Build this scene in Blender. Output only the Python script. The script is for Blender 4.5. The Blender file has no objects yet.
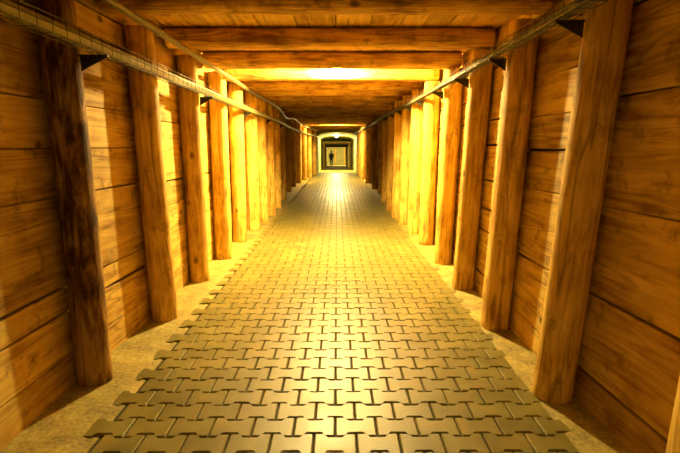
import bpy, bmesh, math, random
from mathutils import Vector, Matrix, noise
R = math.radians
PI = math.pi
scene = bpy.context.scene
COL = scene.collection
rng = random.Random(11)

# ---------------------------------------------------------------- helpers
def link(o, parent=None):
    COL.objects.link(o)
    if parent is not None:
        o.parent = parent
    return o

def obj(name, bm, mats, parent=None, smooth=True, loc=None, rot=None):
    me = bpy.data.meshes.new(name)
    bm.normal_update()
    bm.to_mesh(me); bm.free()
    for m in (mats if isinstance(mats, (list, tuple)) else [mats]):
        me.materials.append(m)
    if smooth:
        for p in me.polygons:
            p.use_smooth = True
    o = bpy.data.objects.new(name, me)
    if loc is not None: o.location = loc
    if rot is not None: o.rotation_euler = rot
    return link(o, parent)

def tag(o, label, cat, group=None):
    o['label'] = label; o['category'] = cat; o['kind'] = 'thing'
    if group: o['group'] = group
    return o

def thing(name, label, cat, loc=(0, 0, 0), group=None):
    o = bpy.data.objects.new(name, None)
    o.location = loc; o.empty_display_size = .1
    link(o)
    return tag(o, label, cat, group)

def struct(name, bm, mats, smooth=False):
    o = obj(name, bm, mats, None, smooth)
    o['kind'] = 'structure'
    return o

def add_box(bm, x0, x1, y0, y1, z0, z1, mi=0):
    v = [bm.verts.new((x, y, z)) for z in (z0, z1) for y in (y0, y1) for x in (x0, x1)]
    for f in ((0, 2, 3, 1), (4, 5, 7, 6), (0, 1, 5, 4), (2, 6, 7, 3), (0, 4, 6, 2), (1, 3, 7, 5)):
        bm.faces.new([v[i] for i in f]).material_index = mi

def add_tube(bm, pts, r, seg=8, caps=True):
    pts = [Vector(p) for p in pts]
    rings = []
    up = Vector((0, 0, 1))
    for i, p in enumerate(pts):
        d = (pts[min(i + 1, len(pts) - 1)] - pts[max(i - 1, 0)]).normalized()
        ref = up if abs(d.z) < .9 else Vector((1, 0, 0))
        a = d.cross(ref).normalized(); b = a.cross(d).normalized()
        rad = r[i] if isinstance(r, (list, tuple)) else r
        rings.append([bm.verts.new(p + (a * math.cos(2 * PI * k / seg) + b * math.sin(2 * PI * k / seg)) * rad) for k in range(seg)])
    for A, B in zip(rings, rings[1:]):
        for k in range(seg):
            bm.faces.new((A[k], A[(k + 1) % seg], B[(k + 1) % seg], B[k]))
    if caps:
        bm.faces.new(list(reversed(rings[0]))); bm.faces.new(rings[-1])

def add_lathe(bm, prof, seg=24, cx=0, cy=0):
    rings = []
    for r, z in prof:
        if r < 1e-6:
            rings.append([bm.verts.new((cx, cy, z))])
        else:
            rings.append([bm.verts.new((cx + r * math.cos(2 * PI * k / seg), cy + r * math.sin(2 * PI * k / seg), z)) for k in range(seg)])
    for A, B in zip(rings, rings[1:]):
        for k in range(seg):
            k2 = (k + 1) % seg
            if len(A) == 1 and len(B) == 1: continue
            if len(A) == 1: bm.faces.new((A[0], B[k], B[k2]))
            elif len(B) == 1: bm.faces.new((A[k], B[0], A[k2]))
            else: bm.faces.new((A[k], A[k2], B[k2], B[k]))

def log_bm(length, r0, r1, seed, square=0.0, bend=0.012, wy=1.0, knots=4, lump=1.0):
    """A peeled tree trunk along local Z from 0 to length: lumpy, slightly bent, with chamfered sawn ends."""
    bm = bmesh.new()
    seg, n = 28, 26
    rnd = random.Random(seed)
    ph = rnd.uniform(0, 100)
    kn = [(rnd.uniform(0, 2 * PI), rnd.uniform(.1, .95) * length, rnd.uniform(.004, .010)) for _ in range(knots)]
    zs = [0, .008] + [length * i / n for i in range(1, n)] + [length - .008, length]
    rings = []
    for j, z in enumerate(zs):
        t = z / length
        env = math.sin(PI * t)
        ox = bend * env * noise.noise((ph, t * 1.3, 1)) * 2
        oy = bend * env * noise.noise((ph, t * 1.3, 9)) * 2
        rr = r0 + (r1 - r0) * t
        if j in (0, len(zs) - 1): rr -= .007
        ring = []
        for k in range(seg):
            a = 2 * PI * k / seg
            c, s = math.cos(a), math.sin(a)
            q = rr
            q *= 1 + .035 * lump * noise.noise((c * 1.2 + ph, s * 1.2, z * .8)) + .022 * noise.noise((c * 3 + ph, s * 3, z * 2.5))
            for ka, kz, kh in kn:
                da = math.cos(a - ka)
                if da > .6:
                    q += kh * math.exp(-((z - kz) / .05) ** 2) * (da - .6) / .4
            if square:
                p = 2 + 3.5 * square
                q *= (abs(c) ** p + abs(s) ** p) ** (-1 / p)
            ring.append(bm.verts.new((ox + q * c, oy + q * s * wy, z)))
        rings.append(ring)
    for A, B in zip(rings, rings[1:]):
        for k in range(seg):
            bm.faces.new((A[k], A[(k + 1) % seg], B[(k + 1) % seg], B[k]))
    bm.faces.new(list(reversed(rings[0]))); bm.faces.new(rings[-1])
    return bm

# ---------------------------------------------------------------- materials
def newmat(name):
    m = bpy.data.materials.new(name); m.use_nodes = True
    nt = m.node_tree
    return m, nt, nt.nodes, nt.links, nt.nodes['Principled BSDF']

def ramp(nodes, stops):
    n = nodes.new('ShaderNodeValToRGB')
    e = n.color_ramp.elements
    while len(e) < len(stops): e.new(.5)
    for el, (p, c) in zip(e, stops):
        el.position = p; el.color = (*c, 1)
    return n

def mathn(nodes, links, op, a, b):
    n = nodes.new('ShaderNodeMath'); n.operation = op
    for i, v in enumerate((a, b)):
        if isinstance(v, (int, float)): n.inputs[i].default_value = v
        else: links.new(v, n.inputs[i])
    return n.outputs[0]

def mix(nodes, links, fac, a, b, mode='MIX'):
    n = nodes.new('ShaderNodeMix'); n.data_type = 'RGBA'; n.blend_type = mode
    for s, v in ((n.inputs[0], fac), (n.inputs[6], a), (n.inputs[7], b)):
        if isinstance(v, (int, float)): s.default_value = v
        elif isinstance(v, tuple): s.default_value = (*v, 1)
        else: links.new(v, s)
    return n.outputs[2]

def wood(name, grain_scale, dark, mid, light, attr=False, contrast=1.0, rough=.75, stain=.5, bump=.25, crack=.9):
    """Timber: stretched grain, patches of worn and dirty wood, knots. grain_scale is the noise scale per axis."""
    m, nt, N, L, bs = newmat(name)
    tc = N.new('ShaderNodeTexCoord')
    add = N.new('ShaderNodeVectorMath'); add.operation = 'ADD'
    L.new(tc.outputs['Object'], add.inputs[0])
    if attr:
        a = N.new('ShaderNodeAttribute'); a.attribute_name = 'rnd'
        src = a.outputs['Fac']
    else:
        oi = N.new('ShaderNodeObjectInfo'); src = oi.outputs['Random']
    k = mathn(N, L, 'MULTIPLY', src, 37.0)
    cv = N.new('ShaderNodeCombineXYZ')
    for i in range(3): L.new(k, cv.inputs[i])
    L.new(cv.outputs[0], add.inputs[1])
    mp = N.new('ShaderNodeMapping'); mp.inputs['Scale'].default_value = grain_scale
    L.new(add.outputs[0], mp.inputs['Vector'])
    g = N.new('ShaderNodeTexNoise'); g.inputs['Scale'].default_value = 1; g.inputs['Detail'].default_value = 6
    g.inputs['Roughness'].default_value = .65; g.inputs['Distortion'].default_value = 1.2 * contrast
    L.new(mp.outputs[0], g.inputs['Vector'])
    big = N.new('ShaderNodeTexNoise'); big.inputs['Scale'].default_value = 3.2; big.inputs['Detail'].default_value = 3
    L.new(add.outputs[0], big.inputs['Vector'])
    f = mathn(N, L, 'ADD', mathn(N, L, 'MULTIPLY', g.outputs['Fac'], .62), mathn(N, L, 'MULTIPLY', big.outputs['Fac'], .38))
    w = .17 / contrast
    cr = ramp(N, [(.5 - w, dark), (.5, mid), (.5 + w, light)])
    L.new(f, cr.inputs['Fac'])
    # tone from one timber to the next
    tone = ramp(N, [(0, (.74, .70, .66)), (.5, (.95, .93, .9)), (1, (1.1, 1.08, 1.05))])
    L.new(src, tone.inputs['Fac'])
    c = mix(N, L, 1.0, cr.outputs['Color'], tone.outputs['Color'], 'MULTIPLY')
    # dirt blotches
    st = N.new('ShaderNodeTexNoise'); st.inputs['Scale'].default_value = 7; st.inputs['Detail'].default_value = 5; st.inputs['Roughness'].default_value = .7
    L.new(add.outputs[0], st.inputs['Vector'])
    sr = ramp(N, [(.56, (0, 0, 0)), (.72, (1, 1, 1))])
    L.new(st.outputs['Fac'], sr.inputs['Fac'])
    c = mix(N, L, mathn(N, L, 'MULTIPLY', sr.outputs['Color'], stain), c, tuple(x * .5 for x in dark))
    # knots
    mk = N.new('ShaderNodeMapping'); mk.inputs['Scale'].default_value = tuple(3.6 if s > 6 else 2.4 for s in grain_scale)
    L.new(add.outputs[0], mk.inputs['Vector'])
    vo = N.new('ShaderNodeTexVoronoi'); vo.inputs['Scale'].default_value = 1.0
    L.new(mk.outputs[0], vo.inputs['Vector'])
    kr = ramp(N, [(.05, (1, 1, 1)), (.11, (0, 0, 0))])
    L.new(vo.outputs['Distance'], kr.inputs['Fac'])
    c = mix(N, L, mathn(N, L, 'MULTIPLY', kr.outputs['Color'], .8), c, tuple(x * .35 for x in dark))
    # drying cracks along the grain
    mc = N.new('ShaderNodeMapping'); mc.inputs['Scale'].default_value = tuple(5.0 if q > 6 else .32 for q in grain_scale)
    L.new(add.outputs[0], mc.inputs['Vector'])
    cn = N.new('ShaderNodeTexNoise'); cn.inputs['Scale'].default_value = 1; cn.inputs['Detail'].default_value = 2.5
    L.new(mc.outputs[0], cn.inputs['Vector'])
    ca = mathn(N, L, 'ABSOLUTE', mathn(N, L, 'SUBTRACT', cn.outputs['Fac'], .5), 0)
    ck = ramp(N, [(.004, (1, 1, 1)), (.012, (0, 0, 0))])
    L.new(ca, ck.inputs['Fac'])
    c = mix(N, L, mathn(N, L, 'MULTIPLY', mathn(N, L, 'MULTIPLY', ck.outputs['Color'], big.outputs['Fac']), crack), c, tuple(x * .3 for x in dark))
    L.new(c, bs.inputs['Base Color'])
    bs.inputs['Roughness'].default_value = rough
    bs.inputs['Specular IOR Level'].default_value = .22
    bp = N.new('ShaderNodeBump'); bp.inputs['Strength'].default_value = bump; bp.inputs['Distance'].default_value = .012
    L.new(f, bp.inputs['Height']); L.new(bp.outputs[0], bs.inputs['Normal'])
    return m

LOG = wood('peeled_log', (20, 20, 2.2), (.28, .132, .018), (.65, .42, .07), (.86, .63, .14), stain=.65, bump=.4, contrast=1.12)
LOG_DARK = wood('weathered_log', (13, 13, 2.6), (.075, .032, .006), (.28, .145, .025), (.50, .31, .065), contrast=1.9, stain=.6, bump=.7)
BEAM = wood('beam_log', (22, 22, 1.5), (.20, .09, .014), (.56, .335, .055), (.80, .55, .115), stain=.75, bump=.4, contrast=1.3)
BOARD = wood('wall_boards', (12, 1.0, 14), (.24, .118, .018), (.57, .375, .07), (.76, .55, .125), attr=True, stain=.85, bump=.3, contrast=1.25, crack=.7)
CEILB = wood('ceiling_boards', (16, 1.1, 16), (.30, .15, .024), (.66, .43, .08), (.84, .60, .14), attr=True, stain=.6, bump=.2)
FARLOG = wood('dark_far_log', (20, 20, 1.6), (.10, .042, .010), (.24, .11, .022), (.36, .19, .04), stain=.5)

def plain(name, col, rough=.6, metal=0.0, noise_amt=.25, nscale=12, bump=.1):
    m, nt, N, L, bs = newmat(name)
    tc = N.new('ShaderNodeTexCoord')
    n = N.new('ShaderNodeTexNoise'); n.inputs['Scale'].default_value = nscale; n.inputs['Detail'].default_value = 6
    L.new(tc.outputs['Object'], n.inputs['Vector'])
    lo = tuple(max(0, c * (1 - noise_amt)) for c in col); hi = tuple(min(1, c * (1 + noise_amt)) for c in col)
    r = ramp(N, [(.3, lo), (.7, hi)])
    L.new(n.outputs['Fac'], r.inputs['Fac']); L.new(r.outputs['Color'], bs.inputs['Base Color'])
    bs.inputs['Roughness'].default_value = rough; bs.inputs['Metallic'].default_value = metal
    b = N.new('ShaderNodeBump'); b.inputs['Strength'].default_value = bump; b.inputs['Distance'].default_value = .01
    L.new(n.outputs['Fac'], b.inputs['Height']); L.new(b.outputs[0], bs.inputs['Normal'])
    return m

ROCK = plain('gap_shade_rock', (.03, .018, .01), .9)  # near-black backing colour, stands in for shade in the board gaps
PLASTER = plain('pale_plaster', (.40, .39, .17), .8, nscale=3)
STEEL = plain('dull_wire', (.075, .062, .035), .5, .4)
IRON = plain('black_bracket', (.035, .028, .02), .5, .3)
HOSE = plain('yellow_hose', (.36, .32, .09), .45, nscale=20, noise_amt=.12)
PIPE = plain('olive_pipe', (.19, .16, .055), .4, nscale=20, noise_amt=.15)
CABLE = plain('grey_cable', (.17, .145, .06), .5, nscale=20, noise_amt=.1)
CLAMP = plain('zinc_clamp', (.6, .55, .42), .35, .7)
ENAMEL = plain('lamp_body', (.5, .46, .36), .5)
COAT = plain('black_coat', (.02, .018, .016), .8)
TROUSER = plain('dark_trousers', (.035, .028, .022), .8)
SKIN = plain('skin', (.55, .34, .24), .55, noise_amt=.05)
HAIR = plain('dark_hair', (.03, .02, .012), .6)

def concrete():
    m, nt, N, L, bs = newmat('dusty_concrete')
    tc = N.new('ShaderNodeTexCoord')
    n = N.new('ShaderNodeTexNoise'); n.inputs['Scale'].default_value = 5; n.inputs['Detail'].default_value = 8; n.inputs['Roughness'].default_value = .65
    L.new(tc.outputs['Object'], n.inputs['Vector'])
    r = ramp(N, [(.36, (.17, .13, .03)), (.52, (.36, .285, .06)), (.66, (.52, .43, .11))])
    bs.inputs['Roughness'].default_value = .75
    n2 = N.new('ShaderNodeTexNoise'); n2.inputs['Scale'].default_value = 45; n2.inputs['Detail'].default_value = 6
    L.new(tc.outputs['Object'], n2.inputs['Vector'])
    mf = mathn(N, L, 'ADD', mathn(N, L, 'MULTIPLY', n.outputs['Fac'], .55), mathn(N, L, 'MULTIPLY', n2.outputs['Fac'], .45))
    L.new(mf, r.inputs['Fac']); L.new(r.outputs['Color'], bs.inputs['Base Color'])
    b = N.new('ShaderNodeBump'); b.inputs['Strength'].default_value = .6; b.inputs['Distance'].default_value = .012
    L.new(mathn(N, L, 'ADD', n.outputs['Fac'], mathn(N, L, 'MULTIPLY', n2.outputs['Fac'], .4)), b.inputs['Height'])
    L.new(b.outputs[0], bs.inputs['Normal'])
    return m
CONC = concrete()

def paver():
    m, nt, N, L, bs = newmat('paving_block')
    tc = N.new('ShaderNodeTexCoord')
    a = N.new('ShaderNodeAttribute'); a.attribute_name = 'rnd'
    n = N.new('ShaderNodeTexNoise'); n.inputs['Scale'].default_value = 140; n.inputs['Detail'].default_value = 4
    L.new(tc.outputs['Object'], n.inputs['Vector'])
    big = N.new('ShaderNodeTexNoise'); big.inputs['Scale'].default_value = 4; big.inputs['Detail'].default_value = 5
    L.new(tc.outputs['Object'], big.inputs['Vector'])
    f = mathn(N, L, 'ADD', mathn(N, L, 'MULTIPLY', n.outputs['Fac'], .45), mathn(N, L, 'MULTIPLY', big.outputs['Fac'], .55))
    r = ramp(N, [(.3, (.135, .112, .022)), (.5, (.20, .168, .034)), (.7, (.28, .236, .052))])
    L.new(f, r.inputs['Fac'])
    t = ramp(N, [(0, (.85, .85, .85)), (1, (1.1, 1.1, 1.1))]); L.new(a.outputs['Fac'], t.inputs['Fac'])
    L.new(mix(N, L, 1.0, r.outputs['Color'], t.outputs['Color'], 'MULTIPLY'), bs.inputs['Base Color'])
    bs.inputs['Specular IOR Level'].default_value = .42
    rr = ramp(N, [(.3, (.36,) * 3), (.7, (.52,) * 3)]); L.new(f, rr.inputs['Fac'])
    L.new(rr.outputs['Color'], bs.inputs['Roughness'])
    b = N.new('ShaderNodeBump'); b.inputs['Strength'].default_value = .25; b.inputs['Distance'].default_value = .004
    L.new(n.outputs['Fac'], b.inputs['Height']); L.new(b.outputs[0], bs.inputs['Normal'])
    return m
PAVER = paver()
DIRT = plain('joint_dirt', (.055, .042, .010), .95, nscale=30)

LIGHT = (1.0, .74, .26)
def emit(name, strength, col=LIGHT):
    m, nt, N, L, bs = newmat(name)
    bs.inputs['Base Color'].default_value = (.8, .75, .6, 1)
    bs.inputs['Emission Color'].default_value = (*col, 1)
    bs.inputs['Emission Strength'].default_value = strength
    return m

# ---------------------------------------------------------------- frames of the gallery: (Y, X at base, X at top, radius)
Z_BEAM = 2.205      # underside of the cross beams
Z_CEIL = 2.372     # underside of the roof boards
LEFT = [(2.62, -1.412, -1.45, .094), (3.65, -1.373, -1.432, .099), (4.74, -1.40, -1.425, .096), (5.74, -1.389, -1.385, .10),
        (6.79, -1.40, -1.395, .10), (7.79, -1.382, -1.375, .105), (8.63, -1.345, -1.35, .095), (9.45, -1.315, -1.33, .095),
        (10.62, -1.33, -1.34, .09), (12.3, -1.40, -1.40, .09), (14.6, -1.50, -1.40, .11), (16.4, -1.50, -1.48, .10),
        (18.0, -1.44, -1.43, .10), (19.8, -1.33, -1.33, .10), (21.5, -1.21, -1.22, .10), (23.3, -1.09, -1.10, .10)]
RIGHT = [(1.46, 1.228, 1.34, .10), (2.44, 1.182, 1.325, .102), (3.46, 1.197, 1.29, .095), (4.46, 1.213, 1.305, .094), (5.47, 1.244, 1.30, .102),
         (6.55, 1.243, 1.265, .103), (7.42, 1.21, 1.23, .10), (8.29, 1.18, 1.20, .095), (9.18, 1.155, 1.17, .092),
         (10.2, 1.14, 1.15, .09), (11.9, 1.20, 1.20, .09), (13.9, 1.28, 1.28, .09), (15.6, 1.24, 1.16, .11), (18.0, 1.17, 1.17, .10),
         (20.3, 1.10, 1.10, .10), (22.0, 1.08, 1.08, .10), (23.6, 1.07, 1.07, .10)]
ORD = ['first', 'second', 'third', 'fourth', 'fifth', 'sixth', 'seventh', 'eighth', 'ninth', 'tenth', 'eleventh', 'twelfth',
       'thirteenth', 'fourteenth', 'fifteenth', 'sixteenth', 'seventeenth', 'eighteenth', 'nineteenth', 'twentieth']

def place_axis(o, a, b):
    """local Z of o runs from a to b"""
    a, b = Vector(a), Vector(b)
    o.location = a
    o.rotation_mode = 'QUATERNION'
    o.rotation_quaternion = (b - a).to_track_quat('Z', 'Y')

Z0 = -.008
REACH = []      # how far each post reaches back, so the boards just touch it
def post(y, xb, xt, r, mat, label, group, seed, top=Z_BEAM - .008, square=0.0):
    a, b = Vector((xb, y, Z0)), Vector((xt, y, top))
    bm = log_bm((b - a).length, r, r * .985, seed, square, bend=.003, lump=.55, knots=0 if seed in (100, 301) else 4)
    o = obj('timber_post', bm, mat)
    place_axis(o, a, b)
    sd = 1 if xb > 0 else -1
    mw = Matrix.Translation(a) @ o.rotation_quaternion.to_matrix().to_4x4()
    ext = 0
    for v in o.data.vertices:
        p = mw @ v.co
        ext = max(ext, sd * (p.x - (xb + (xt - xb) * max(0, min(1, p.z / Z_BEAM)))))
    REACH.append((sd, y, ext + (.0012 if y < 20 else .008)))
    return tag(o, label, 'post', group)

LOOKS_L = ['dark weathered log post with swirling grain', 'brown log post with a dark knot', 'straight orange log post', 'log post with a lit yellow edge',
           'bright yellow log post with small knots', 'pale yellow log post, slightly crooked', 'plain amber log post', 'slim amber log post',
           'dim brown log post in the dark stretch', 'dim slender log post in the dark stretch', 'tall bright log post jutting inward', 'brown log post past the tall bright one',
           'brown log post', 'pale log post where the gallery narrows', 'pale log post', 'last pale log post before the plastered vault']
for i, (y, xb, xt, r) in enumerate(LEFT):
    lab = f"{LOOKS_L[i]}, {ORD[i]} along the wall with the yellow hose"
    post(y, xb, xt, r, LOG_DARK if i == 0 else LOG, lab, 'log posts under the yellow hose', 100 + i,
         top=(Z_CEIL - .01) if i == 10 else Z_BEAM - .008, square=.15 if i % 3 == 0 and i else 0)
LOOKS_R = ['log post cut by the picture edge', 'thick round log post with worn pale edge', 'squared log post with a long drying crack', 'brown log post', 'log post with a bright inner face',
           'yellow log post', 'bright yellow log post', 'amber log post', 'orange log post', 'dim brown log post', 'dim slender log post', 'slim log post',
           'tall bright log post jutting inward', 'brown log post past the tall bright one', 'pale log post', 'pale slim log post', 'last pale log post before the plastered vault']
for i, (y, xb, xt, r) in enumerate(RIGHT):
    lab = f"{LOOKS_R[i]}, {ORD[i]} along the wall without the hose"
    post(y, xb, xt, r, LOG, lab, 'log posts under the grey cables', 300 + i,
         top=(Z_CEIL - .01) if i == 12 else Z_BEAM - .008, square=.35 if i in (2, 3) else (.12 if i % 3 == 0 else 0))

# cross beams: hewn logs lying on the posts
def interp(tab, y, k):
    if y <= tab[0][0]: return tab[0][k]
    for a, b in zip(tab, tab[1:]):
        if y <= b[0]:
            t = (y - a[0]) / (b[0] - a[0])
            return a[k] + (b[k] - a[k]) * t
    return tab[-1][k]
BEAMS = [-1.0, .2, 1.46, 2.45, 3.28, 4.43, 5.50, 6.52, 7.52, 8.40, 9.28, 10.42, 11.3, 12.12, 13.1, 14.1, 15.35, 16.4, 17.3, 18.05, 19.1, 20.05, 21.75, 23.45]  # rearmost beam is unseen, added to cut the light from the rear lamp
BL = ['unseen two bays behind the viewer', 'over the viewer', 'first in front of the viewer, above the picture', 'second in front of the viewer, above the picture', 'topmost in the picture above the roof boards', 'beam with a pale lower edge before the lamp bay', 'beam hiding the glowing lamp from view',
      'beam with its face lit white by the lamp']
for i, y in enumerate(BEAMS):
    x0 = interp(LEFT, y, 2) - .06; x1 = interp(RIGHT, y, 2) + .06
    if i == 16: x0 += .2; x1 -= .2
    h = Z_CEIL - Z_BEAM + .001
    bm = log_bm(x1 - x0, h / 2, h / 2, 500 + i, square=.30, bend=.004, wy=.117 / (h / 2), knots=0)
    o = obj('timber_crossbeam', bm, BEAM)
    o.rotation_euler = (0, PI / 2, 0)
    o.location = (x0, y, Z_BEAM + h / 2)
    if i < 4:
        lab = f"log roof beam, {BL[i]}"
    elif i < len(BL):
        lab = f"log roof {BL[i]}" if BL[i].startswith('beam') else f"log roof beam, {BL[i]}"
    else:
        lab = f"log roof beam, {ORD[i - 8]} behind the beam lit white by the lamp"
    tag(o, lab, 'beam', 'log roof beams across the gallery')

# ---------------------------------------------------------------- board walls
COURSES = [-.03, .19, .60, 1.06, 1.57, 2.02, 2.40]
def wall(side):
    tab = LEFT if side < 0 else RIGHT
    bm = bmesh.new(); lay = bm.faces.layers.float.new('rnd')
    rnd = random.Random(5 if side < 0 else 6)
    reach = [(yy, e) for sd, yy, e in REACH if sd == side]
    ys = [-6.0, -4.2, -2.4, -.6] + ([1.4] if side < 0 else []) + [t[0] for t in tab] + [25.0]
    def wx(y, z):
        t = max(0, min(1, z / Z_BEAM))
        xb, xt = interp(tab, y, 1), interp(tab, y, 2)
        if y < 2 and side < 0: pass
        if y > tab[-1][0] + .2:
            xb = xt = side * 1.0
        # wall boards stand straighter than the posts: keep behind the fattest post
        return (xb + (xt - xb) * t) + side * interp(reach, y, 1)
    segs = []
    i = 0
    while i < len(ys) - 1:
        j = min(i + (1 if rnd.random() < .55 else 2), len(ys) - 1)
        segs.append((ys[i], ys[j], ys[i:j + 1])); i = j
    for (ya, yb, stops) in segs:
        cs = [COURSES[0]]
        for c0, c1 in zip(COURSES, COURSES[1:]):
            if c1 - c0 > .3 and rnd.random() < .35: cs.append((c0 + c1) / 2 + rnd.uniform(-.05, .05))
            cs.append(c1 + (rnd.uniform(-.025, .025) if c1 < 2.3 else 0))
        gaps = [.007 if rnd.random() < .55 else .0025 for _ in cs]
        for n in range(len(cs) - 1):
            g0 = gaps[n]
            g1 = gaps[n + 1]
            z0, z1 = cs[n] + g0, cs[n + 1] - g1
            tw = rnd.uniform(-.006, .006)
            off = rnd.uniform(0, .0015)
            val = rnd.random()
            e = .004
            prev = None
            yl = [y for y in stops]
            if len(yl) == 2: yl = [yl[0], (yl[0] + yl[1]) / 2, yl[1]]
            yl[0] += .004; yl[-1] -= .004
            for q, y in enumerate(yl):
                f = q / (len(yl) - 1)
                dz = tw * (f - .5) * 2
                prof = []
                for dx, z in ((.03, z0), (e, z0), (0, z0 + e), (0, (z0 + z1) / 2), (0, z1 - e), (e, z1), (.03, z1)):
                    bow = side * .001 * abs(noise.noise((y * .7, z * 2, val * 50)))
                    prof.append(bm.verts.new((wx(y, z) + side * (dx + off) + bow, y, z + dz)))
                if prev:
                    for k in range(len(prof) - 1):
                        vs = (prev[k], prev[k + 1], prof[k + 1], prof[k])
                        fc = bm.faces.new(vs if side > 0 else vs[::-1]); fc[lay] = val
                if q in (0, len(yl) - 1):
                    fc = bm.faces.new(prof if (q == 0) == (side < 0) else prof[::-1]); fc[lay] = val
                prev = prof
    # rock backing behind the boards, its near-black colour shades the gaps
    for ya, yb in zip(ys, ys[1:]):
        q = [(wx(y, z) + side * .06, y, z) for y, z in ((ya, -.05), (yb, -.05), (yb, 2.46), (ya, 2.46))]
        fc = bm.faces.new([bm.verts.new(p) for p in q]); fc.material_index = 1
    return struct('wall_left' if side < 0 else 'wall_right', bm, [BOARD, ROCK])
wall(-1); wall(1)

# roof boards, lying along the gallery on top of the beams
bm = bmesh.new(); lay = bm.faces.layers.float.new('rnd')
rnd = random.Random(3)
for a, b in zip([-6, -3] + BEAMS[0::2], [-3] + BEAMS[0::2] + [25.0]):
    x = -1.75
    while x < 1.65:
        w = rnd.uniform(.16, .34)
        n0 = len(bm.faces)
        z = Z_CEIL + rnd.uniform(0, .002)
        add_box(bm, x + .004, x + w - .004, a + .003, b - .003, z, z + .03)
        bm.faces.ensure_lookup_table()
        v = rnd.random()
        for f in bm.faces[n0:]: f[lay] = v
        x += w
n0 = len(bm.faces)
add_box(bm, -1.8, 1.75, -6, 25, Z_CEIL + .045, Z_CEIL + .06, 1)
struct('ceiling', bm, [CEILB, ROCK])

# ---------------------------------------------------------------- floor: dusty concrete bed with I-shaped paving blocks
bm = bmesh.new()
nx, ny = 100, 420
X0, X1, Y0, Y1 = -1.75, 1.7, -6.0, 25.0
grid = []
for j in range(ny + 1):
    y = Y0 + (Y1 - Y0) * j / ny
    row = []
    for i in range(nx + 1):
        x = X0 + (X1 - X0) * i / nx
        q = abs(x + .055) + .05 * noise.noise((y * 1.7, x, 4)) + .03 * noise.noise((y * 6, x * 3, 8))
        t = max(0, min(1, (q - 1.05) / .16)); t = t * t * (3 - 2 * t)
        z = -.015 + .019 * t + t * (.004 * noise.noise((x * 5, y * 5, 0)))
        row.append(bm.verts.new((x, y, z)))
    grid.append(row)
for j in range(ny):
    for i in range(nx):
        f = bm.faces.new((grid[j][i], grid[j][i + 1], grid[j + 1][i + 1], grid[j + 1][i]))
        xm = (grid[j][i].co.x + grid[j][i + 1].co.x) / 2
        f.material_index = 1 if abs(xm + .055) < 1.07 else 0
struct('floor', bm, [CONC, DIRT], smooth=True)

bm = bmesh.new(); lay = bm.faces.layers.float.new('rnd')
BW, P, GAP = .200, .1388, .007
NECK, SH = .0125, .0125
hw = BW / 2 - GAP / 2
ho, hn = P / 2 + NECK - GAP / 2, P / 2 - NECK - GAP / 2
out = [(-hw, -ho), (-hw + .040, -ho), (-hw + .056, -hn), (hw - .056, -hn), (hw - .040, -ho), (hw, -ho)]
out = out + [(x, -y) for x, y in reversed(out)]
c = .0055
def inset(x, y):
    return (x - math.copysign(c, x), y - math.copysign(c, y))
rnd = random.Random(9)
y = 2.077 - P / 2 - P * 40
k = -40
while y < 24.8:
    shift = 0 if k % 2 == 0 else .1
    n_l = 5
    xs = [-.01 + shift + BW * i for i in range(-6, 6)] if shift else [-.01 + BW * i for i in range(-5, 6)]
    for x in xs:
        if x < -1.2 or x > 1.09: continue
        dz = rnd.uniform(-.0015, .0015); tx, ty = rnd.uniform(-.006, .006), rnd.uniform(-.006, .006)
        val = rnd.random()
        def V(px, py, z): return bm.verts.new((x + px, y + py, z + dz + px * tx + py * ty))
        top = [V(*inset(a, b), 0) for a, b in out]
        mid = [V(a, b, -.0055) for a, b in out]
        low = [V(a, b, -.02) for a, b in out]
        f = bm.faces.new(top); f[lay] = val
        m = len(out)
        for q in range(m):
            for A, B in ((mid, top), (low, mid)):
                f = bm.faces.new((A[q], A[(q + 1) % m], B[(q + 1) % m], B[q])); f[lay] = val
    y += P; k += 1
struct('floor_paving', bm, PAVER)

# ---------------------------------------------------------------- hose, pipe, trays, cables
PATH_L = [(.9, -1.24), (7, -1.228), (8.4, -1.205), (9.4, -1.186), (10.6, -1.20), (12.3, -1.24), (14.6, -1.25), (18, -1.235), (19.8, -1.18), (21.5, -1.07), (23.3, -.95), (24.6, -.90)]
PATH_R = [(.9, 1.10), (5.47, 1.10), (6.55, 1.09), (7.42, 1.070), (8.29, 1.042), (9.18, 1.017), (10.2, 1.002), (11.9, 1.02), (13.9, 1.02), (15.6, 1.00), (18, 1.0), (20.3, .94), (22, .92), (23.6, .91), (24.6, .905)]
def along(tab, y):
    if y <= tab[0][0]: return tab[0][1]
    for a, b in zip(tab, tab[1:]):
        if y <= b[0]: return a[1] + (b[1] - a[1]) * (y - a[0]) / (b[0] - a[0])
    return tab[-1][1]
YS = [.9 + .25 * i for i in range(95)]

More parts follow.
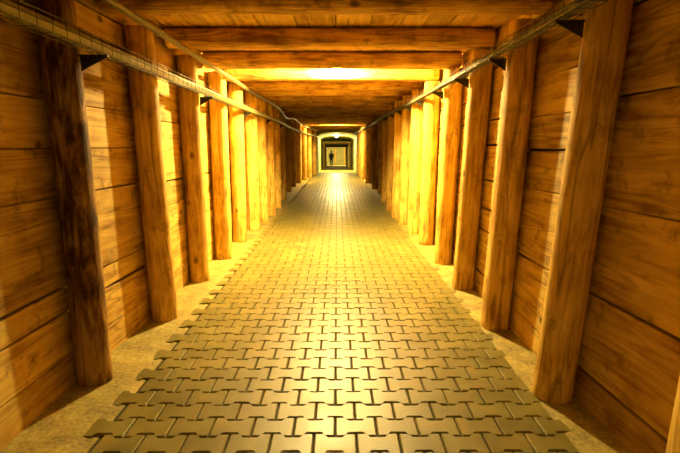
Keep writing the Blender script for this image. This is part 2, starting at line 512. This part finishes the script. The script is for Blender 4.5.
def tray(name, label, path, zc, w, h, brackets, side):
    root = thing(name, label, 'cable tray', (0, 0, zc))
    bm = bmesh.new()
    hw_ = w / 2
    for px, pz in ((-hw_, h), (-hw_, h * .5), (-hw_, 0), (0, 0), (hw_, 0), (hw_, h * .5), (hw_, h)):
        add_tube(bm, [(along(path, yy) + px, yy, pz) for yy in YS], .0026, 6)
    yy = .95
    while yy < YS[-1]:
        xc = along(path, yy)
        add_tube(bm, [(xc - hw_, yy, h), (xc - hw_, yy, .0), (xc + hw_, yy, 0), (xc + hw_, yy, h)], .0024, 5)
        yy += .108
    obj('wire_basket', bm, STEEL, root)
    for by, wallx in brackets:
        bm = bmesh.new()
        xc = along(path, by)
        # arm under the tray and a gusset plate running back to the post
        xa = xc - hw_ * 1.1 * side; xb = wallx
        lo, hi = min(xa, xb), max(xa, xb)
        add_box(bm, lo, hi, -.018, .018, -.012, -.004)
        tri = [(xa, -.012), (xb, -.012), (xb, -.085)]
        A = [bm.verts.new((px, -.004, pz)) for px, pz in tri]; B = [bm.verts.new((px, .004, pz)) for px, pz in tri]
        bm.faces.new(A); bm.faces.new(B[::-1])
        for q in range(3):
            bm.faces.new((A[(q + 1) % 3], A[q], B[q], B[(q + 1) % 3]))
        bmesh.ops.recalc_face_normals(bm, faces=bm.faces)
        obj('bracket', bm, IRON, root, smooth=False, loc=(0, by, 0))
    return root

def inner(tab, i, z, side):
    y, xb, xt, r = tab[i]
    return xb + (xt - xb) * z / Z_BEAM - side * (r + .008)
TLZ = 1.825
tray('cable_tray', 'wire basket tray holding the thick yellow hose along the wall', PATH_L, TLZ, .075, .07,
     [(LEFT[i][0], inner(LEFT, i, 1.78, -1)) for i in range(0, 9, 2)], -1)
bm = bmesh.new()
add_tube(bm, [(along(PATH_L, yy) + .004 * noise.noise((yy * .9, 0, 3)), yy, TLZ + .036 + .003 * noise.noise((yy * .9, 5, 3))) for yy in YS], .031, 14)
tag(obj('hose', bm, HOSE), 'thick yellowish hose lying in the wire basket tray', 'hose')

# upper smooth pipe, sagging in the dark stretch
root = thing('pipe', 'smooth olive pipe running high along the wall above the yellow hose', 'pipe', (0, 0, 0))
def pz(y):
    return 2.138 - .09 * math.exp(-((y - 11.9) / 1.1) ** 2) - .012 * math.exp(-((y - 7.3) / .5) ** 2)
def px_(y):
    return along(PATH_L, y) - .006 + .05 * math.exp(-((y - 14.2) / 1.0) ** 2)
bm = bmesh.new()
add_tube(bm, [(px_(yy), yy, pz(yy)) for yy in [.9 + .2 * i for i in range(118)]], .023, 12)
obj('tube', bm, PIPE, root)
for yy in (3.50, 5.62, 7.62, 9.32):
    bm = bmesh.new()
    add_tube(bm, [(.026 * math.cos(a), 0, .026 * math.sin(a)) for a in [2 * PI * q / 14 for q in range(15)]], .0045, 6)
    add_tube(bm, [(0, 0, .026), (0, 0, Z_BEAM - pz(yy) - .002)], .005, 6)
    obj('pipe_clamp', bm, CLAMP, root, loc=(px_(yy), yy, pz(yy)))

TRZ = 1.955
tray('cable_tray', 'wire basket tray carrying the bundle of grey cables', PATH_R, TRZ, .085, .06,
     [(RIGHT[i][0], inner(RIGHT, i, 1.92, 1)) for i in range(1, 10)], 1)
for n, (dx, dz, r, lab) in enumerate(((-.022, .017, .0125, 'grey cable on the gallery side of the basket tray'), (.018, .019, .0145, 'thicker grey cable on the wall side of the basket tray'),
                                      (-.004, .045, .0125, 'grey cable lying on top of the other two in the tray'))):
    bm = bmesh.new()
    add_tube(bm, [(along(PATH_R, yy) + dx + .003 * noise.noise((yy * 1.4, n * 7, 3)), yy, TRZ + dz + .003 * noise.noise((yy * 1.4, n * 9, 30))) for yy in YS], r, 10)
    tag(obj('cable', bm, CABLE), lab, 'cable', 'grey cables in the basket tray')

# ---------------------------------------------------------------- lamps
def lamp(label, x, y, ztop, strength, rad=.055, col=LIGHT):
    root = thing('ceiling_lamp', label, 'lamp', (x, y, ztop), 'gallery ceiling lamps')
    bm = bmesh.new()
    add_lathe(bm, [(0, 0), (.062, 0), (.066, -.006), (.066, -.022), (.058, -.028), (0, -.028)], 24)
    bmesh.ops.recalc_face_normals(bm, faces=bm.faces)
    obj('lamp_base', bm, ENAMEL, root)
    bm = bmesh.new()
    prof = [(rad * .9, -.029), (rad, -.042), (rad, -.062), (rad * .8, -.082), (rad * .45, -.093), (0, -.097)]
    add_lathe(bm, prof, 24)
    bmesh.ops.recalc_face_normals(bm, faces=bm.faces)
    obj('glass_globe', bm, emit('lamp_glow', strength, col), root)
    return root
lamp('glowing ceiling lamp in the bay before the white-lit beam', 0.0, 6.17, Z_CEIL - .002, 2050)
lamp('glowing ceiling lamp far down the timbered gallery', 0.0, 19.55, Z_CEIL - .002, 1200)
lamp('round glowing lamp on the crown of the plastered vault', -.03, 30.0, 2.06, 900, .075, (1, .82, .28))
lamp('glowing ceiling lamp in the end room above the person', .1, 60.5, 1.5, 1500, .075)
li = bpy.data.lights.new('gallery_lamp_light', 'POINT'); li.energy = 6; li.color = LIGHT; li.shadow_soft_size = .06
lo = bpy.data.objects.new('gallery_lamp_light', li); lo.location = (0, -1.72, 2.29); link(lo)

# ---------------------------------------------------------------- far end: plastered vault, sloping floor, timber portals, end room
S = .0273
def fz(y): return -S * (y - 25) if y > 25 else 0
bm = bmesh.new()
def quad(bm, pts, mi=0):
    f = bm.faces.new([bm.verts.new(p) for p in pts]); f.material_index = mi; return f
quad(bm, [(-2, 25, -.003), (2, 25, -.003), (2, 66, fz(66)), (-2, 66, fz(66))])
struct('floor_far', bm, CONC)
def vx(y, side): return side * ((1.0 + .013 * (y - 25)) if side < 0 else (1.08 + .006 * (y - 25)))
def crown(y): return 2.10 - .006 * (y - 25)
for side, nm in ((-1, 'wall_far_left'), (1, 'wall_far_right')):
    bm = bmesh.new()
    yy = [25 + 25 * i / 10 for i in range(11)]
    for a, b in zip(yy, yy[1:]):
        quad(bm, [(vx(a, side), a, fz(a) - .05), (vx(b, side), b, fz(b) - .05), (vx(b, side), b, crown(b) - .22), (vx(a, side), a, crown(a) - .22)])
    quad(bm, [(side * 1.0 if side < 0 else 1.08, 25, -.05), (side * 1.9, 25, -.05), (side * 1.9, 25, 2.45), (side * 1.0 if side < 0 else 1.08, 25, 2.45)])
    struct(nm, bm, PLASTER)
bm = bmesh.new()
prev = None
for i in range(11):
    y = 25 + 2.5 * i
    row = []
    for k in range(17):
        t = k / 16
        xl, xr = vx(y, -1), vx(y, 1)
        row.append(bm.verts.new((xl + (xr - xl) * (1 - math.cos(PI * t)) / 2, y, crown(y) - .22 + .22 * math.sin(PI * t))))
    if prev:
        for k in range(16): bm.faces.new((prev[k], prev[k + 1], row[k + 1], row[k]))
    else:
        top = [bm.verts.new((v.co.x, 25, 2.45)) for v in row]
        for k in range(16): bm.faces.new((row[k], row[k + 1], top[k + 1], top[k]))
    prev = row
struct('ceiling_vault', bm, PLASTER, smooth=True)

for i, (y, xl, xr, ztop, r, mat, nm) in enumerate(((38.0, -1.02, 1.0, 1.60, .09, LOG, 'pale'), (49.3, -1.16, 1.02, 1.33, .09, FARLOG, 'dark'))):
    for x, where in ((xl, 'yellow hose'), (xr, 'grey cables')):
        a, b = Vector((x, y, fz(y) - .004)), Vector((x, y, ztop))
        o = obj('portal_post', log_bm((b - a).length, r, r, 700 + i, .3), mat); place_axis(o, a, b)
        tag(o, f"{nm} far portal post on the same side as the {where}", 'post', 'posts of the far portals')
    bm = log_bm(xr - xl + .25, .095, .095, 720 + i, .3, .004)
    o = obj('portal_beam', bm, mat); o.rotation_euler = (0, PI / 2, 0); o.location = (xl - .125, y, ztop + .098)
    tag(o, f"{nm} beam across the top of the far {nm} portal", 'beam', 'beams of the far portals')
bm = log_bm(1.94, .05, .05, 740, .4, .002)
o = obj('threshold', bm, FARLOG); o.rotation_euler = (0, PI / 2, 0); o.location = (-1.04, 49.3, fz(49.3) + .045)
tag(o, 'dark timber sill lying between the posts of the dark portal', 'sill')

bm = bmesh.new()
for sx in (-1, 1):
    quad(bm, [(sx * 1.7, 50, -1.3), (sx * 1.7, 66, -1.3), (sx * 1.7, 66, 1.6), (sx * 1.7, 50, 1.6)])
quad(bm, [(-1.7, 66, -1.3), (1.7, 66, -1.3), (1.7, 66, 1.6), (-1.7, 66, 1.6)])
add_box(bm, -1.7, -1.32, 49.95, 50.05, -1.2, 1.6); add_box(bm, 1.2, 1.7, 49.95, 50.05, -1.2, 1.6)
add_box(bm, -1.7, 1.7, 49.95, 50.05, 1.45, 1.75)
struct('wall_end', bm, PLASTER)
bm = bmesh.new(); quad(bm, [(-1.7, 50, 1.52), (1.7, 50, 1.52), (1.7, 66, 1.52), (-1.7, 66, 1.52)])
struct('ceiling_end', bm, PLASTER)
for x, lab in ((-.2, 'brown timber post at the middle of the end room wall'), (1.05, 'brown timber post near the corner of the end room wall')):
    o = obj('timber_post', log_bm(2.6, .1, .1, 760, .3), LOG); o.location = (x, 65.8, fz(65.8))
    tag(o, lab, 'post', 'posts of the end room')

# ---------------------------------------------------------------- the person walking in the end room
PX, PY = -.63, 54.0
PZ = fz(PY)
root = thing('person', 'person in black coat and dark trousers standing in the bright end room', 'person', (PX, PY, PZ))
def skin_obj(name, verts, edges, radii, mat, parent, levels=2, rootv=0):
    me = bpy.data.meshes.new(name); me.from_pydata(verts, edges, []); me.update()
    o = bpy.data.objects.new(name, me); link(o, parent)
    me.materials.append(mat)
    md = o.modifiers.new('skin', 'SKIN'); md.use_smooth_shade = True
    for i, r in enumerate(radii):
        sv = me.skin_vertices[0].data[i]; sv.radius = r if isinstance(r, tuple) else (r, r); sv.use_root = (i == rootv)
    sd = o.modifiers.new('sub', 'SUBSURF'); sd.levels = levels; sd.render_levels = levels
    return o
V, E, RR = [], [], []
def pt(p, r, par=None):
    V.append(p); RR.append(r)
    if par is not None: E.append((par, len(V) - 1))
    return len(V) - 1
hip = pt((0, 0, .92), (.15, .105))
belly = pt((0, .0, 1.08), (.14, .10), hip)
chest = pt((0, .0, 1.30), (.165, .11), belly)
neck = pt((0, -.01, 1.46), .055, chest)
head0 = pt((0, -.02, 1.54), .072, neck)
head1 = pt((0, -.015, 1.63), (.076, .09), head0)
head2 = pt((0, -.01, 1.70), (.055, .065), head1)
for s in (-1, 1):
    h = pt((s * .09, 0, .86), .085, hip)
    kn = pt((s * .10, -.04 * s, .48), .056, h)
    an = pt((s * .105, .05 * s + .02, .09), .038, kn)
    toe = pt((s * .115, .05 * s - .13, .035), .032, an)
    sh = pt((s * .19, 0, 1.38), .06, chest)
    el = pt((s * .25, .03, 1.10), .043, sh)
    wr = pt((s * .27, -.04, .87), .028, el)
    pm = pt((s * .272, -.055, .80), (.022, .036), wr)
    for q in range(4):
        b = pt((s * .27, -.085 + .02 * q, .765), .010, pm)
        ln = (.05, .062, .058, .045)[q]
        m_ = pt((s * .266, -.092 + .02 * q, .765 - ln * .55), .009, b)
        pt((s * .256, -.092 + .02 * q, .765 - ln), .008, m_)
    th = pt((s * .262, -.095, .80), .011, pm)
    pt((s * .252, -.11, .765), .009, th)
skin_obj('body', V, E, RR, SKIN, root)
# coat, trousers, hair
V, E, RR = [], [], []
a = pt((0, 0, .80), (.19, .14)); b = pt((0, 0, 1.0), (.17, .125), a); c_ = pt((0, 0, 1.28), (.19, .13), b); d = pt((0, -.005, 1.42), (.085, .075), c_)
for s in (-1, 1):
    s1 = pt((s * .19, 0, 1.375), .078, c_); s2 = pt((s * .25, .03, 1.10), .062, s1); pt((s * .27, -.035, .89), .046, s2)
skin_obj('coat', V, E, RR, COAT, root)
V, E, RR = [], [], []
a = pt((0, 0, .90), (.155, .112))
for s in (-1, 1):
    h = pt((s * .09, 0, .84), .095, a); kn = pt((s * .10, -.04 * s, .48), .072, h); pt((s * .105, .05 * s + .02, .10), .062, kn)
skin_obj('trousers', V, E, RR, TROUSER, root)
bm = bmesh.new()
bmesh.ops.create_uvsphere(bm, u_segments=20, v_segments=12, radius=.1)
for v in list(bm.verts):
    if v.co.y < -.055 and v.co.z < .045: bm.verts.remove(v)
    elif v.co.z < -.06: bm.verts.remove(v)
    else: v.co.x *= .9
obj('hair', bm, HAIR, root, loc=(0, .005, 1.665))
# face: eyes, nose and mouth
for s in (-1, 1):
    bm = bmesh.new()
    bmesh.ops.create_uvsphere(bm, u_segments=10, v_segments=6, radius=.013)
    obj('eye', bm, HAIR, root, loc=(s * .032, -.092, 1.635))
bm = bmesh.new()
add_tube(bm, [(0, -.098, 1.635), (0, -.115, 1.60), (0, -.098, 1.592)], [.008, .015, .009], 8)
obj('nose', bm, SKIN, root)
bm = bmesh.new(); add_tube(bm, [(-.024, -.085, 1.555), (0, -.094, 1.553), (.024, -.085, 1.555)], .006, 6)
obj('mouth', bm, plain('lips', (.35, .12, .09), .5), root)
root.rotation_euler = (0, 0, R(200))

# ---------------------------------------------------------------- world, camera, render look
w = bpy.data.worlds.new('dark'); scene.world = w; w.use_nodes = True
w.node_tree.nodes['Background'].inputs['Color'].default_value = (.012, .007, .0015, 1)
cam = bpy.data.cameras.new('camera'); co = bpy.data.objects.new('camera', cam); link(co)
cam.sensor_fit = 'HORIZONTAL'; cam.sensor_width = 36; cam.lens = 478 / 680 * 36
cam.clip_start = .05; cam.clip_end = 200
co.location = (0, 0, 1.3466); co.rotation_euler = (R(90 - 9.44), 0, R(-.36))
scene.camera = co
vs = scene.view_settings
scene.display_settings.display_device = 'sRGB'
vs.view_transform = 'Standard'; vs.look = 'None'; vs.gamma = 1; vs.use_curve_mapping = False
vs.exposure = 2.45
cy = scene.cycles
cy.max_bounces = 10; cy.diffuse_bounces = 6; cy.glossy_bounces = 3
cy.sample_clamp_indirect = 12
cy.use_denoising = True
